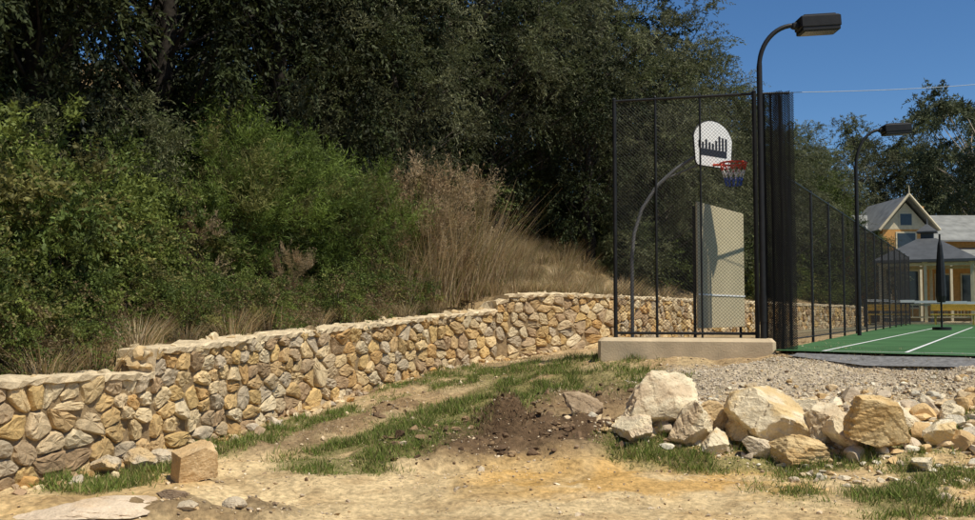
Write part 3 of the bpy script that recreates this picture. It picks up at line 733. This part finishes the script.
# ---------------------------------------------------------------- umbrella, bench
um=empty('closed_umbrella');x,y=14.25,29.8
P=[[x,y,1.9],[x,y,2.1],[x,y,3.0],[x,y,3.7],[x,y,3.95]]
new_obj('canopy',build('canopy',tparts(P,[.12,.16,.13,.07,.01],9,smooth=False),[M_black]),um)
new_obj('pole',build('pole',vp(x,y,1.05,4.05,.03)+tparts([[x,y,1.03],[x,y,1.13]],.28,12),[M_black]),um)
M_yel=flat_mat('yellow_paint',(.60,.40,.06),.6)
for bx,by in ((18.2,43.2),(20.6,41.9)):
    e=empty('yellow_bench')
    new_obj('seat',build('seat',[box((bx,by,1.48),(1.9,.4,.06),-.5,.01),box((bx+.1,by+.2,1.80),(1.9,.05,.28),-.5,.01)],[M_yel]),e)
    new_obj('legs',build('legs',[box((bx+k*.75*.877,by-k*.75*.479,1.24),(.06,.36,.44),-.5) for k in(-1,1)],[M_yel]),e)

# ---------------------------------------------------------------- gazebo
M_roof=flat_mat('dark_roof',(.07,.075,.08),.6,nz=.2,ns=3)
M_lroof=flat_mat('pale_metal_roof',(.24,.24,.22),.5,nz=.25,ns=2)
M_ochre=flat_mat('ochre_render',(.60,.30,.09),.85,nz=.15)
M_cream=flat_mat('cream_trim',(.60,.51,.34),.7)
M_glass=flat_mat('window_glass',(.03,.04,.05),.1,nz=.2,bump=0)
def pyr(cx,cy,z0,z1,hw,hd,rz,mi=0,th=.12,top=0.0):
    V=[];
    for z,k in ((z0-th,1),(z0,1),(z1,top)):
        for sx,sy in((-1,-1),(1,-1),(1,1),(-1,1)):
            x=sx*hw*(k if k else .001);y=sy*hd*(k if k else .001)
            V.append([cx+x*math.cos(rz)-y*math.sin(rz),cy+x*math.sin(rz)+y*math.cos(rz),z])
    F=[[0,3,2,1],[8,9,10,11]]
    for l in(0,4):
        for j in range(4):F.append([l+j,l+(j+1)%4,l+4+(j+1)%4,l+4+j])
    return (np.array(V),np.array(F),mi,None,False)
gz=empty('gazebo');gx,gy=21.4,46.0;grz=-.5
new_obj('roof',build('roof',[pyr(gx,gy,4.05,5.15,2.25,2.25,grz,top=.18),pyr(gx,gy,5.5,5.9,.45,.45,grz,th=.06),box((gx,gy,5.3),(.56,.56,.34),grz)]+tparts([[gx,gy,5.85],[gx,gy,6.2]],[.05,.01],6),[M_roof]),gz)
cp=[]
for sx in(-1,0,1):
    for sy in(-1,0,1):
        if sx==0 and sy==0: continue
        x=gx+sx*1.95*math.cos(grz)-sy*1.95*math.sin(grz);y=gy+sx*1.95*math.sin(grz)+sy*1.95*math.cos(grz)
        cp+=[box((x,y,2.53),(.13,.13,2.86),grz),box((x,y,3.87),(.24,.24,.12),grz)]
new_obj('columns',build('columns',cp,[M_cream]),gz)
rl=[]
for k in range(4):
    an=grz+k*math.pi/2;x=gx+1.95*math.cos(an);y=gy+1.95*math.sin(an)
    rl+=[box((x,y,1.95),(.06,3.7,.07),an),box((x,y,1.35),(.06,3.7,.05),an),box((x,y,3.82),(.1,3.8,.14),an)]
    for j in np.linspace(-1.75,1.75,13): rl.append(box((x-math.sin(an)*j,y+math.cos(an)*j,1.65),(.03,.03,.58),an))
new_obj('railing',build('railing',rl,[M_cream]),gz)
new_obj('floor',build('floor',[box((gx,gy,1.06),(4.3,4.3,.14),grz)],[M_conc]),gz)

# ---------------------------------------------------------------- house
hs=empty('rendered_house');hsc=.93;hs.scale=(hsc,hsc,hsc);hs.location=((1-hsc)*24,(1-hsc)*54,(1-hsc)*9.5)
def prism(x0,x1,y0,y1,z0,z1,axis='y',mi=0,th=.1):
    if axis=='y':
        xm=(x0+x1)/2;prof=[(x0,z0),(xm,z1),(x1,z0),(x1,z0-th),(xm,z1-th*1.2),(x0,z0-th)]
        V=[[x,y0,z] for x,z in prof]+[[x,y1,z] for x,z in prof]
    else:
        ym=(y0+y1)/2;prof=[(y0,z0),(ym,z1),(y1,z0),(y1,z0-th),(ym,z1-th*1.2),(y0,z0-th)]
        V=[[x0,y,z] for y,z in prof]+[[x1,y,z] for y,z in prof]
    F=[[0,1,7,6],[1,2,8,7],[2,3,9,8],[3,4,10,9],[4,5,11,10],[5,0,6,11],[0,5,4,1],[1,4,3,2],[6,7,10,11],[7,8,9,10]]
    return (np.array(V),np.array(F),mi,None,False)
new_obj('walls',build('walls',[box((27.5,58.5,2.9),(9.6,7,5.2)),box((24.0,56.2,3.25),(2.9,4.0,5.9)),box((26.3,58,7.3),(.8,.8,1.2))],[M_ochre]),hs)
V=[[22.55,54.19,6.1],[25.45,54.19,6.1],[24.0,54.19,7.75]]
new_obj('gable_wall',build('gable_wall',[(np.array(V),np.array([[0,1,2]]),0,None,False)],[M_cream]),hs)
new_obj('roof',build('roof',[prism(22.2,25.8,53.7,60,6.05,8.15,'y'),prism(22.3,33,54.3,62.7,5.45,7.4,'x'),],[M_lroof]),hs)
new_obj('verandah_roof',build('verandah_roof',[(np.array([[21.8,51.8,4.1],[33,51.8,4.1],[33,54.9,5.0],[21.8,54.9,5.0],[21.8,51.8,4.02],[33,51.8,4.02],[33,54.9,4.9],[21.8,54.9,4.9]]),np.array([[0,1,2,3],[4,7,6,5],[0,4,5,1],[1,5,6,2],[3,2,6,7],[0,3,7,4]]),0,None,False)],[M_lroof]),hs)
w=[];fr_=[]
for x,z,ww,hh in ((24,6.7,.7,.7),(24,5.4,1.1,.9)): w.append(box((x,54.17,z),(ww,.04,hh)));fr_.append(box((x,54.18,z),(ww+.2,.03,hh+.2)))
for x in (26.6,28.2,29.8,31.4): w.append(box((x,54.96,2.4),(.9,.04,1.8)));fr_.append(box((x,54.97,2.4),(1.1,.03,2.0)))
w.append(box((24,54.17,2.4),(1.3,.04,2.2)));fr_.append(box((24,54.18,2.4),(1.5,.03,2.4)))
new_obj('windows',build('windows',w,[M_glass]),hs)
fr_+=[box((x,51.95,2.25),(.14,.14,3.6)) for x in np.arange(22,33,1.8)]
fr_+=[box((27.4,51.95,3.95),(11,.1,.14))]
for sgn in(-1,1):
    a=np.array([24+sgn*1.85,53.66,6.0]);b=np.array([24,53.66,8.2]);fr_+=tparts([a,b],.09,4,cap=False)
fr_+=tparts([[24,53.66,8.05],[24,53.66,8.75]],[.06,.02],5)
new_obj('trim',build('trim',fr_,[M_cream]),hs)

# ---------------------------------------------------------------- light & camera
el,az=R(60),R(130)
w=bpy.data.worlds.new('World');scene.world=w;w.use_nodes=True;nt=w.node_tree
sky=nt.nodes.new('ShaderNodeTexSky');sky.sky_type='NISHITA';sky.sun_disc=False;sky.sun_elevation=el;sky.sun_rotation=az
sky.air_density=1.0;sky.dust_density=0.0;sky.ozone_density=5;sky.altitude=1500
hsv=nt.nodes.new('ShaderNodeHueSaturation');hsv.inputs['Saturation'].default_value=1.15
nt.links.new(sky.outputs[0],hsv.inputs['Color']);nt.links.new(hsv.outputs[0],nt.nodes['Background'].inputs[0]);nt.nodes['Background'].inputs[1].default_value=.105
sd_=bpy.data.lights.new('sun','SUN');sd_.energy=5.0;sd_.angle=R(.5);sd_.color=(1,.935,.80)
so=bpy.data.objects.new('sun',sd_);link(so)
tosun=Vector((math.sin(az)*math.cos(el),math.cos(az)*math.cos(el),math.sin(el)))
so.rotation_euler=tosun.to_track_quat('Z','Y').to_euler();so.location=tosun*50
cam=bpy.data.cameras.new('camera');cam.sensor_width=36;cam.lens=35;cam.clip_end=2000;cam.clip_start=.05
co=bpy.data.objects.new('camera',cam);link(co);co.location=(0,0,1.6);co.rotation_euler=(R(90+3.14),0,0);scene.camera=co
scene.view_settings.view_transform='Standard';scene.view_settings.look='None';scene.view_settings.exposure=0
